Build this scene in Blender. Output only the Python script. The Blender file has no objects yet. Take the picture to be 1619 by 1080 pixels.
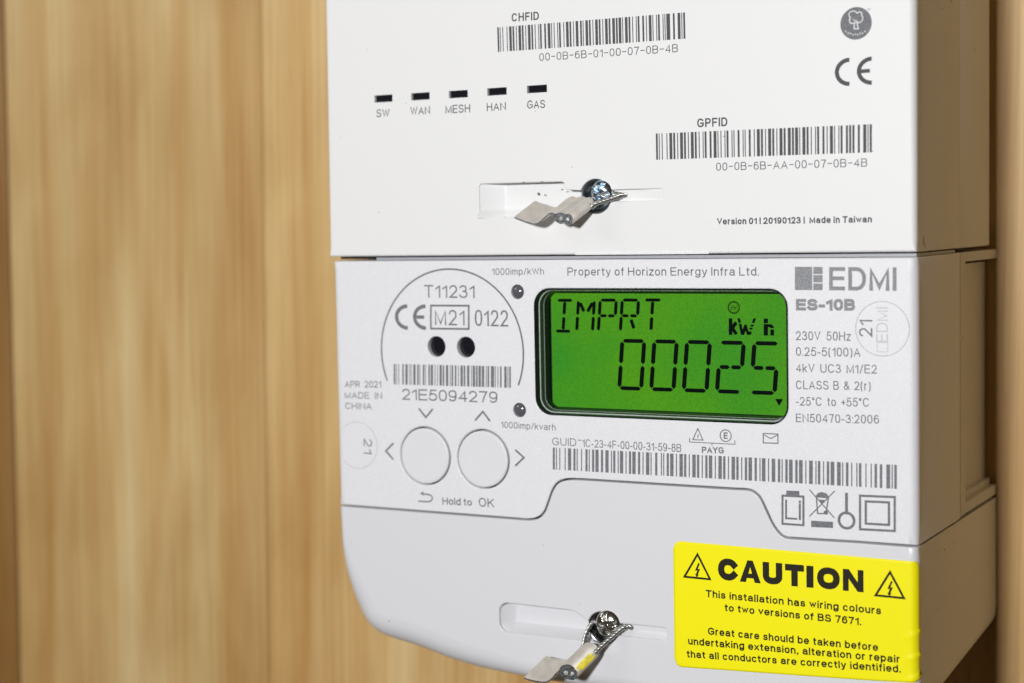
import bpy, bmesh, math, random
from mathutils import Vector, Matrix
from mathutils.geometry import tessellate_polygon
random.seed(7)
sc = bpy.context.scene
col = sc.collection
PI = math.pi

# ------------------------------------------------------------------ camera
# Working axes of the script, in millimetres: X right along the meter face,
# Y down the face, Z from the face into the wall. mm() gives Blender metres.
def mm(x, y, z=0.0): return Vector((x*.001, z*.001, -y*.001))
FPX, YAW, PIT, ROL = 2704.9, .50307, .070476, -.019167
CAM = (215.465, -7.846, -311.097)
def _rot():
    c, s = math.cos, math.sin
    Ry = Matrix(((c(YAW),0,s(YAW)),(0,1,0),(-s(YAW),0,c(YAW))))
    Rx = Matrix(((1,0,0),(0,c(PIT),-s(PIT)),(0,s(PIT),c(PIT))))
    Rz = Matrix(((c(ROL),-s(ROL),0),(s(ROL),c(ROL),0),(0,0,1)))
    return Rz @ Rx @ Ry
ROT = _rot()
def F(px, py, Z=0.0):
    """point of the plane Z (mm) measured off the photograph"""
    r = ROT.transposed() @ Vector((px-809.5, py-540, FPX))
    k = (Z-CAM[2])/r.z
    return (CAM[0]+r.x*k, CAM[1]+r.y*k)
cam = bpy.data.objects.new('camera', bpy.data.cameras.new('camera'))
col.objects.link(cam); sc.camera = cam
def ax(v): return Vector((v[0], v[2], -v[1]))
r_, d_, f_ = ax(ROT[0]), ax(ROT[1]), ax(ROT[2])
m = Matrix((r_, -d_, -f_)).transposed().to_4x4()
m.translation = mm(*CAM); cam.matrix_world = m
cam.data.sensor_width = 36; cam.data.lens = 36*FPX/1619
cam.data.clip_start = .01; cam.data.clip_end = 10
cam.data.dof.use_dof = True; cam.data.dof.focus_distance = .338; cam.data.dof.aperture_fstop = 14

# ------------------------------------------------------------------ light
w = bpy.data.worlds.new('World'); sc.world = w; w.use_nodes = True
bg = w.node_tree.nodes['Background']
bg.inputs[0].default_value = (1.0, .78, .52, 1); bg.inputs[1].default_value = .048
def area(name, loc, target, size, power, colr):
    l = bpy.data.lights.new(name, 'AREA'); l.shape = 'SQUARE'; l.size = size; l.energy = power; l.color = colr
    o = bpy.data.objects.new(name, l); col.objects.link(o); o.location = loc
    o.rotation_euler = (target-loc).to_track_quat('-Z', 'Y').to_euler(); return o
area('flash_lamp', mm(107, -90, -600), mm(70, 20, 0), .055, 3.52, (.985, .99, 1))
area('added_fill_lamp', mm(-560, -330, -400), mm(60, 0, 0), .22, .9, (1, .97, .92))  # added weak fill from the left, gives screws and crimps something to reflect
sc.view_settings.view_transform = 'Standard'; sc.view_settings.look = 'None'
sc.view_settings.exposure = 0; sc.view_settings.gamma = 1

# ------------------------------------------------------------------ materials
def mat(name, base, rough=.5, metal=0., bump=None, speck=None, noise=None, coat=0., spec=.5, emit=None):
    """bump=(scale,strength), speck=(scale,threshold,colour), noise=(scale,amount)"""
    M = bpy.data.materials.new(name); M.use_nodes = True
    nt = M.node_tree; N = nt.nodes; L = nt.links; p = N['Principled BSDF']
    p.inputs['Base Color'].default_value = (*base, 1); p.inputs['Roughness'].default_value = rough
    p.inputs['Metallic'].default_value = metal; p.inputs['Coat Weight'].default_value = coat
    p.inputs['Specular IOR Level'].default_value = spec
    tc = N.new('ShaderNodeTexCoord'); cur = None
    if noise:
        n = N.new('ShaderNodeTexNoise'); n.inputs['Scale'].default_value = noise[0]; n.inputs['Detail'].default_value = 4
        L.new(tc.outputs['Object'], n.inputs[0])
        r = N.new('ShaderNodeMapRange'); r.inputs[1].default_value = .3; r.inputs[2].default_value = .7
        r.inputs[3].default_value = 1-noise[1]; r.inputs[4].default_value = 1+noise[1]; L.new(n.outputs[0], r.inputs[0])
        mx = N.new('ShaderNodeMix'); mx.data_type = 'RGBA'; mx.blend_type = 'MULTIPLY'; mx.inputs[0].default_value = 1
        mx.inputs[6].default_value = (*base, 1); L.new(r.outputs[0], mx.inputs[7]); cur = mx.outputs[2]
    if speck:
        n = N.new('ShaderNodeTexNoise'); n.inputs['Scale'].default_value = speck[0]; n.inputs['Detail'].default_value = 1
        L.new(tc.outputs['Object'], n.inputs[0])
        r = N.new('ShaderNodeMapRange'); r.inputs[1].default_value = speck[1]; r.inputs[2].default_value = speck[1]+.02
        L.new(n.outputs[0], r.inputs[0])
        mx = N.new('ShaderNodeMix'); mx.data_type = 'RGBA'; L.new(r.outputs[0], mx.inputs[0])
        if cur: L.new(cur, mx.inputs[6])
        else: mx.inputs[6].default_value = (*base, 1)
        mx.inputs[7].default_value = (*speck[2], 1); cur = mx.outputs[2]
    if cur: L.new(cur, p.inputs['Base Color'])
    if bump:
        n = N.new('ShaderNodeTexNoise'); n.inputs['Scale'].default_value = bump[0]; n.inputs['Detail'].default_value = 3
        L.new(tc.outputs['Object'], n.inputs[0])
        b = N.new('ShaderNodeBump'); b.inputs['Strength'].default_value = bump[1]; b.inputs['Distance'].default_value = .0002
        L.new(n.outputs[0], b.inputs['Height']); L.new(b.outputs[0], p.inputs['Normal'])
    if emit:
        p.inputs['Emission Color'].default_value = (*emit[0], 1); p.inputs['Emission Strength'].default_value = emit[1]
    return M
HUB = mat('hub_plastic', (.80,.80,.80), .46, bump=(2600,.10), speck=(900,.815,(.42,.40,.37)), spec=.35)
PAN = mat('panel_plastic', (.77,.77,.795), .42, bump=(6000,.22), noise=(4200,.04), speck=(4200,.70,(.90,.90,.93)), spec=.4)
COV = mat('cover_plastic', (.715,.715,.74), .36, bump=(1500,.05), speck=(900,.825,(.3,.28,.25)), spec=.4)
BODY = mat('casing_plastic', (.72,.71,.70), .55, bump=(2200,.15), speck=(800,.80,(.3,.26,.2)))
BTN = mat('button_plastic', (.75,.75,.775), .38, bump=(1500,.05))
INKH = mat('ink_on_hub', (.09,.09,.095), .6, noise=(5200,.35), spec=.15)
INKM = mat('ink_on_panel', (.18,.185,.20), .6, noise=(4200,.42), spec=.15)
INKD = mat('ink_black', (.022,.020,.012), .5, spec=.12)
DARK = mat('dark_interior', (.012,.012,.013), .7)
LENS = mat('smoked_lens', (.008,.009,.014), .12, coat=.5)
LED = mat('led_lens', (.10,.10,.115), .15, coat=.5)
BEZ = mat('bezel_black', (.012,.014,.015), .2, spec=.2)
BEZC = mat('bezel_clear_edge', (.55,.58,.58), .2)
SEGM = mat('lcd_segment', (.001,.004,.003), .5, spec=.03)
YEL = mat('label_yellow', (.95,.87,.006), .36, bump=(260,.04), speck=(700,.82,(.8,.78,.5)), spec=.3)
STEEL = mat('screw_zinc', (.62,.74,.86), .2, metal=1, bump=(800,.6))
CHROME = mat('screw_nickel', (.72,.71,.69), .15, metal=1, bump=(700,.25))
WIRE = mat('seal_wire_steel', (.50,.50,.48), .36, metal=1)
TIN = mat('crimp_tin', (.68,.64,.58), .42, metal=.35, bump=(500,.12), noise=(500,.10))
CUT = mat('crimp_cut_edge', (.13,.135,.14), .35, metal=.8, bump=(3000,1))
INKL = mat('ink_speckled', (.28,.285,.30), .6, noise=(4600,.5), spec=.15)
SEALP = mat('seal_clear_plastic', (.66,.66,.69), .3)
SEALE = mat('seal_rim', (.22,.22,.24), .35)
YPAINT = mat('yellow_paint', (.80,.68,.04), .5, noise=(900,.25))
GREY = mat('gap_grey', (.36,.37,.40), .4)

def lcd_mat():
    M = bpy.data.materials.new('lcd_green'); M.use_nodes = True
    nt = M.node_tree; N = nt.nodes; L = nt.links; p = N['Principled BSDF']
    tc = N.new('ShaderNodeTexCoord')
    n1 = N.new('ShaderNodeTexNoise'); n1.inputs['Scale'].default_value = 45; n1.inputs['Detail'].default_value = 2
    n2 = N.new('ShaderNodeTexNoise'); n2.inputs['Scale'].default_value = 2600; n2.inputs['Detail'].default_value = 1
    L.new(tc.outputs['Object'], n1.inputs[0]); L.new(tc.outputs['Object'], n2.inputs[0])
    r = N.new('ShaderNodeValToRGB'); r.color_ramp.elements[0].position = .32; r.color_ramp.elements[1].position = .68
    r.color_ramp.elements[0].color = (.036,.235,.011,1); r.color_ramp.elements[1].color = (.070,.27,.004,1)
    L.new(n1.outputs[0], r.inputs[0])
    mr = N.new('ShaderNodeMapRange'); mr.inputs[1].default_value = .3; mr.inputs[2].default_value = .7
    mr.inputs[3].default_value = .87; mr.inputs[4].default_value = 1.13; L.new(n2.outputs[0], mr.inputs[0])
    mx = N.new('ShaderNodeMix'); mx.data_type = 'RGBA'; mx.blend_type = 'MULTIPLY'; mx.inputs[0].default_value = 1
    L.new(r.outputs[0], mx.inputs[6]); L.new(mr.outputs[0], mx.inputs[7])
    L.new(mx.outputs[2], p.inputs['Emission Color']); p.inputs['Emission Strength'].default_value = 1.08
    p.inputs['Base Color'].default_value = (.005,.02,.005,1); p.inputs['Roughness'].default_value = .6; p.inputs['Specular IOR Level'].default_value = .05
    return M
LCD = lcd_mat()
def glass_mat():
    M = bpy.data.materials.new('window_clear'); M.use_nodes = True
    nt = M.node_tree; N = nt.nodes; L = nt.links; N.remove(N['Principled BSDF'])
    t = N.new('ShaderNodeBsdfTransparent'); g = N.new('ShaderNodeBsdfGlossy'); g.inputs['Roughness'].default_value = .03
    f = N.new('ShaderNodeFresnel'); f.inputs[0].default_value = 1.35
    mx = N.new('ShaderNodeMixShader'); L.new(f.outputs[0], mx.inputs[0]); L.new(t.outputs[0], mx.inputs[1]); L.new(g.outputs[0], mx.inputs[2])
    L.new(mx.outputs[0], N['Material Output'].inputs[0]); return M
GLASS = glass_mat()

def wood_mat():
    M = bpy.data.materials.new('pine_board'); M.use_nodes = True
    nt = M.node_tree; N = nt.nodes; L = nt.links; p = N['Principled BSDF']
    tc = N.new('ShaderNodeTexCoord'); oi = N.new('ShaderNodeObjectInfo')
    def noise(sx, sz, det, dist=0, scale=1, seed=0):
        mp = N.new('ShaderNodeMapping'); mp.inputs['Scale'].default_value = (sx, sx, sz); mp.inputs['Location'].default_value = (seed, 0, seed*.7)
        L.new(tc.outputs['Object'], mp.inputs[0])
        n = N.new('ShaderNodeTexNoise'); n.inputs['Scale'].default_value = scale; n.inputs['Detail'].default_value = det
        n.inputs['Distortion'].default_value = dist; L.new(mp.outputs[0], n.inputs[0]); return n.outputs[0]
    def ramp(f, stops):
        r = N.new('ShaderNodeValToRGB'); e = r.color_ramp.elements
        for i, (pos, c) in enumerate(stops):
            x = e[i] if i < 2 else e.new(pos)
            x.position = pos; x.color = (*c, 1)
        L.new(f, r.inputs[0]); return r.outputs[0]
    def mult(a, b, fac=1.):
        mx = N.new('ShaderNodeMix'); mx.data_type = 'RGBA'; mx.blend_type = 'MULTIPLY'; mx.inputs[0].default_value = fac
        L.new(a, mx.inputs[6]); L.new(b, mx.inputs[7]); return mx.outputs[2]
    broad = ramp(noise(38, 3.0, 3, .6, 1, 3.1), [(.28,(.57,.355,.135)), (.74,(.74,.59,.325)), (.50,(.66,.48,.22))])
    bands = ramp(noise(85, 4.2, 4, .8, 1, 9.3), [(.30,(.86,.73,.55)), (.56,(1,1,1))])
    fine = ramp(noise(700, 16, 5, .2, 1, 5.7), [(.30,(.84,.75,.62)), (.60,(1.03,1.03,1.03))])
    blot = ramp(noise(34, 15, 4, .5, 1, 1.7), [(.34,(.84,.76,.66)), (.62,(1.06,1.07,1.10))])
    c = mult(mult(mult(broad, bands, .85), fine, .8), blot, .75)
    sx = N.new('ShaderNodeSeparateXYZ'); L.new(tc.outputs['Object'], sx.inputs[0])
    c = mult(c, ramp(sx.outputs[0], [(.0, (1,1,1)), (.046, (.80,.68,.54)), (.022, (1,1,1))]))
    # every board its own tone
    rr = N.new('ShaderNodeValToRGB'); rr.color_ramp.elements[0].color = (.92,.89,.84,1); rr.color_ramp.elements[1].color = (1.04,1.04,1.05,1)
    L.new(oi.outputs['Random'], rr.inputs[0]); c = mult(c, rr.outputs[0])
    mc = N.new('ShaderNodeMix'); mc.data_type = 'RGBA'; mc.blend_type = 'MULTIPLY'; mc.inputs[0].default_value = 1
    L.new(c, mc.inputs[6]); L.new(oi.outputs['Color'], mc.inputs[7]); c = mc.outputs[2]
    L.new(c, p.inputs['Base Color']); p.inputs['Roughness'].default_value = .5
    b = N.new('ShaderNodeBump'); b.inputs['Strength'].default_value = .25; b.inputs['Distance'].default_value = .0004
    L.new(noise(900, 20, 4, 0, 1, 2), b.inputs['Height']); L.new(b.outputs[0], p.inputs['Normal'])
    return M
WOOD = wood_mat()

# ------------------------------------------------------------------ object helpers
ORG = {}
def tag(o, label=None, cat=None, group=None, kind=None):
    if label: o['label'] = label
    if cat: o['category'] = cat
    if group: o['group'] = group
    if kind: o['kind'] = kind
    return o
def empty(name, org, label, cat, group=None, kind=None):
    o = bpy.data.objects.new(name, None); col.objects.link(o); o.empty_display_size = .01
    o.location = mm(*org); ORG[o] = org; return tag(o, label, cat, group, kind)
def make(name, V, Fc, mt, parent=None, smooth=False, org=None, label=None, sharp=None):
    """one mesh object; V in mm in place coordinates"""
    if org is None: org = ORG[parent] if parent else (0,0,0)
    me = bpy.data.meshes.new(name)
    me.from_pydata([mm(v[0]-org[0], v[1]-org[1], v[2]-org[2]) for v in V], [], [f[0] if isinstance(f[0], (tuple,list)) else f for f in Fc])
    mats = mt if isinstance(mt, (list, tuple)) else [mt]
    for x in mats: me.materials.append(x)
    if smooth is True:
        for p in me.polygons: p.use_smooth = True
    elif smooth:                                     # per-face flags
        for p, s in zip(me.polygons, smooth): p.use_smooth = s
    bm = bmesh.new(); bm.from_mesh(me); bmesh.ops.recalc_face_normals(bm, faces=bm.faces); bm.to_mesh(me); bm.free()
    if sharp: me.set_sharp_from_angle(angle=math.radians(sharp))
    o = bpy.data.objects.new(name, me); col.objects.link(o)
    if parent:
        o.parent = parent; po = ORG[parent]; o.location = mm(org[0]-po[0], org[1]-po[1], org[2]-po[2])
    else: o.location = mm(*org)
    ORG[o] = org
    if label: o['label'] = label
    return o
def sm(a, b, x): t = max(0, min(1, (x-a)/(b-a))); return t*t*(3-2*t)
def lw(x, y, z): return (x-.5*(1-sm(0, 5, x)), y, z)
class G:
    """geometry gatherer"""
    def __init__(s): s.v = []; s.f = []; s.sm = []; s.mi = []
    def add(s, V, Fc, sm=False, mi=0):
        b = len(s.v); s.v += list(V)
        for f in Fc: s.f.append(tuple(i+b for i in f)); s.sm.append(sm); s.mi.append(mi)
    def out(s, name, mt, parent=None, **k):
        o = make(name, s.v, s.f, mt, parent, smooth=s.sm, **k)
        if any(s.mi):
            for p, i in zip(o.data.polygons, s.mi): p.material_index = i
        return o

# ------------------------------------------------------------------ 2-D outlines
def area2(P): return sum(P[i][0]*P[(i+1)%len(P)][1]-P[(i+1)%len(P)][0]*P[i][1] for i in range(len(P)))
def inset(P, e):
    """move every edge i->i+1 inward by e[i]"""
    n = len(P); s = 1 if area2(P) > 0 else -1; out = []
    if not isinstance(e, (list, tuple)): e = [e]*n
    nr = []
    for i in range(n):
        a, b = P[i], P[(i+1)%n]; dx, dy = b[0]-a[0], b[1]-a[1]; l = math.hypot(dx, dy) or 1e-9
        nr.append((-dy/l*s, dx/l*s))
    for i in range(n):
        n0, n1, e0, e1 = nr[i-1], nr[i], e[i-1], e[i]
        det = n0[0]*n1[1]-n0[1]*n1[0]
        if abs(det) < .12:
            mx, my = n0[0]+n1[0], n0[1]+n1[1]; l = math.hypot(mx, my) or 1
            k = (e0+e1)/2; out.append((P[i][0]+mx/l*k, P[i][1]+my/l*k))
        else:
            # solve q.n0=e0, q.n1=e1
            qx = (e0*n1[1]-e1*n0[1])/det; qy = (n0[0]*e1-n1[0]*e0)/det
            out.append((P[i][0]+qx, P[i][1]+qy))
    return out
def rounded(pts, seg=8):
    """pts: (x,y,r)"""
    out = []; n = len(pts)
    for i in range(n):
        x, y, r = pts[i]
        if r <= 0: out.append((x, y)); continue
        a = Vector(pts[i-1][:2])-Vector((x,y)); b = Vector(pts[(i+1)%n][:2])-Vector((x,y)); a.normalize(); b.normalize()
        th = math.acos(max(-1, min(1, a.dot(b))))/2; d = r/math.tan(th); c = Vector((x,y))+(a+b).normalized()*(r/math.sin(th))
        p0 = Vector((x,y))+a*d-c; p1 = Vector((x,y))+b*d-c
        t0 = math.atan2(p0.y, p0.x); t1 = math.atan2(p1.y, p1.x); dt = (t1-t0+PI)%(2*PI)-PI
        for k in range(seg+1):
            t = t0+dt*k/seg; out.append((c.x+r*math.cos(t), c.y+r*math.sin(t)))
    return out
def circle(cx, cy, r, n=48, ry=None): return [(cx+r*math.cos(2*PI*i/n), cy+(ry or r)*math.sin(2*PI*i/n)) for i in range(n)]
def rrect(x0, y0, x1, y1, r, seg=8): return rounded([(x0,y0,r),(x1,y0,r),(x1,y1,r),(x0,y1,r)], seg)
def spline(P, k=6):
    """open Catmull-Rom"""
    out = []; Q = [P[0]]+list(P)+[P[-1]]
    for i in range(1, len(Q)-2):
        p0, p1, p2, p3 = Q[i-1], Q[i], Q[i+1], Q[i+2]
        for j in range(k):
            t = j/k
            out.append(tuple(.5*((2*b)+(-a+c)*t+(2*a-5*b+4*c-d)*t*t+(-a+3*b-3*c+d)*t**3) for a, b, c, d in zip(p0, p1, p2, p3)))
    out.append(tuple(P[-1])); return out
def tess(loops):
    return [tuple(t) for t in tessellate_polygon([[Vector((p[0], p[1], 0)) for p in L_] for L_ in loops])]

def shell(outer, a, b, depth, holes=(), z0=0., warp=None, seg=5, back=False, inner=None, midz=()):
    """moulded plate: outline with a rounded front edge (a inward, b deep, per edge or one number),
    holes = (outline, edge radius, depth) with walls; returns G"""
    g = G(); n = len(outer)
    A = a if isinstance(a, (list, tuple)) else [a]*n
    B = b if isinstance(b, (list, tuple)) else [b]*n
    Bv = [(B[i-1]+B[i])/2 for i in range(n)]
    W = warp or (lambda x, y, z: (x, y, z))
    rings = []
    for k in range(seg+1):
        t = PI/2*k/seg; P = inset(outer, [x*(1-math.sin(t)) for x in A])
        rings.append([(p[0], p[1], z0+Bv[i]*(1-math.cos(t))) for i, p in enumerate(P)])
    for mz in list(midz)+[depth]: rings.append([(p[0], p[1], max(mz, z0+Bv[i]+.01)) for i, p in enumerate(outer)])
    V = [W(*v) for r in rings for v in r]; Fc = []
    for k in range(len(rings)-1):
        for i in range(n):
            j = (i+1)%n; Fc.append((k*n+i, k*n+j, (k+1)*n+j, (k+1)*n+i))
    g.add(V, Fc, True)
    loops = [[(p[0], p[1]) for p in rings[0]]]
    for (H, r, d) in holes:
        hr = []
        for k in range(5):
            t = PI/2*k/4; hr.append(([p for p in inset(H, -r*(1-math.sin(t)))], z0+r*(1-math.cos(t))))
        loops.append(hr[0][0]); hr.append((H, d)); m_ = len(H)
        V = [(p[0], p[1], z) for P, z in hr for p in P]
        Fc = [(k*m_+i, k*m_+(i+1)%m_, (k+1)*m_+(i+1)%m_, (k+1)*m_+i) for k in range(len(hr)-1) for i in range(m_)]
        g.add([W(*v) for v in V], Fc, True)
    flat = [p for L_ in loops for p in L_]
    g.add([W(p[0], p[1], z0) for p in flat], tess(loops), False)
    if back: g.add([W(p[0], p[1], depth) for p in outer], tess([outer]), False)
    return g
def corners(P, keep, d=2.2):
    """extra points d mm from both ends of every long edge"""
    out = []; n = len(P)
    for i in range(n):
        a, b = P[i], P[(i+1)%n]; l = math.hypot(b[0]-a[0], b[1]-a[1]); out.append(a)
        if l > keep:
            out.append((a[0]+(b[0]-a[0])*d/l, a[1]+(b[1]-a[1])*d/l)); out.append((b[0]-(b[0]-a[0])*d/l, b[1]-(b[1]-a[1])*d/l))
    return out
def disc(g, P, z, sm=False, mi=0): g.add([(p[0], p[1], z) for p in P], tess([P]), sm, mi)
def loft(g, rings, sm=True, close=True, cap=False, mi=0):
    n = len(rings[0]); V = [v for r in rings for v in r]; Fc = []
    for k in range(len(rings)-1):
        for i in range(n if close else n-1): Fc.append((k*n+i, k*n+(i+1)%n, (k+1)*n+(i+1)%n, (k+1)*n+i))
    if cap: Fc += [tuple(range(n)), tuple(range((len(rings)-1)*n, len(rings)*n))]
    g.add(V, Fc, sm, mi)
def box(g, x0, y0, z0, x1, y1, z1, mi=0):
    V = [(x, y, z) for x in (x0,x1) for y in (y0,y1) for z in (z0,z1)]
    g.add(V, [(0,1,3,2),(4,6,7,5),(0,4,5,1),(2,3,7,6),(0,2,6,4),(1,5,7,3)], False, mi)

# ------------------------------------------------------------------ print: strokes and lettering
INK_Z = [-.02]
class Ink:
    def __init__(s, z=None): s.g = G(); s.z = z if z is not None else -.022; s.k = 0; s.wrap = None
    def _z(s): s.k += 1; return s.z-.0012*(s.k%12)
    def poly(s, P):
        z = s._z(); s.g.add([(p[0], p[1], z) for p in P], tess([P]))
    def stroke(s, P, w, closed=False, cap=True, clamp=None, wf=None):
        """w wide line through P"""
        P = [tuple(p) for p in P]
        Q = [P[0]]
        for p in P[1:]:
            if math.hypot(p[0]-Q[-1][0], p[1]-Q[-1][1]) > w*.02: Q.append(p)
        if closed and len(Q) > 2 and math.hypot(Q[0][0]-Q[-1][0], Q[0][1]-Q[-1][1]) < w*.05: Q.pop()
        P = Q; n = len(P); h = w/2
        if n < 2: return
        L_, R_ = [], []
        for i in range(n):
            if closed: a, b, c = P[i-1], P[i], P[(i+1)%n]
            else: a, b, c = P[max(i-1,0)], P[i], P[min(i+1,n-1)]
            d0 = (b[0]-a[0], b[1]-a[1]); d1 = (c[0]-b[0], c[1]-b[1])
            l0 = math.hypot(*d0); l1 = math.hypot(*d1)
            if l0 < 1e-9: d0, l0 = d1, l1
            if l1 < 1e-9: d1, l1 = d0, l0
            d0 = (d0[0]/l0, d0[1]/l0); d1 = (d1[0]/l1, d1[1]/l1)
            n0 = (-d0[1], d0[0]); n1 = (-d1[1], d1[0]); mx, my = n0[0]+n1[0], n0[1]+n1[1]; ml = math.hypot(mx, my)
            if ml < .3: mx, my, ml = n0[0], n0[1], 1
            mx, my = mx/ml, my/ml; k = h/max(.38, mx*n0[0]+my*n0[1])
            bx_, by_ = b
            if cap and not closed:
                if i == 0: bx_ -= d1[0]*h; by_ -= d1[1]*h
                if i == n-1: bx_ += d0[0]*h; by_ += d0[1]*h
            L_.append((bx_+mx*k, by_+my*k)); R_.append((bx_-mx*k, by_-my*k))
        if clamp: L_ = [clamp(p) for p in L_]; R_ = [clamp(p) for p in R_]
        z = s._z(); V = [(p[0], p[1], z-.0004*(i%n)) for i, p in enumerate(L_+R_)]
        Fc = [(i, (i+1)%n, n+(i+1)%n, n+i) for i in range(n if closed else n-1)]
        s.g.add(V, Fc)
    def out(s, name, mt, parent, **k):
        if s.wrap: s.g.v = [s.wrap(*v) for v in s.g.v]
        return s.g.out(name, mt, parent, **k)
def A_(cx, cy, rx, ry, a0, a1, sup=2.25):
    n = max(3, int(abs(a1-a0)/14)); out = []
    for i in range(n+1):
        t = math.radians(a0+(a1-a0)*i/n); c, s = math.cos(t), math.sin(t)
        out.append((cx+rx*math.copysign(abs(c)**(2/sup), c), cy+ry*math.copysign(abs(s)**(2/sup), s)))
    return out
_six = [A_(.55,.5,.52,.5,48,200), A_(.51,.315,.49,.315,0,360)]
def rot180(S): return [[(1-x, 1-y) for x, y in s] for s in S]
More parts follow.
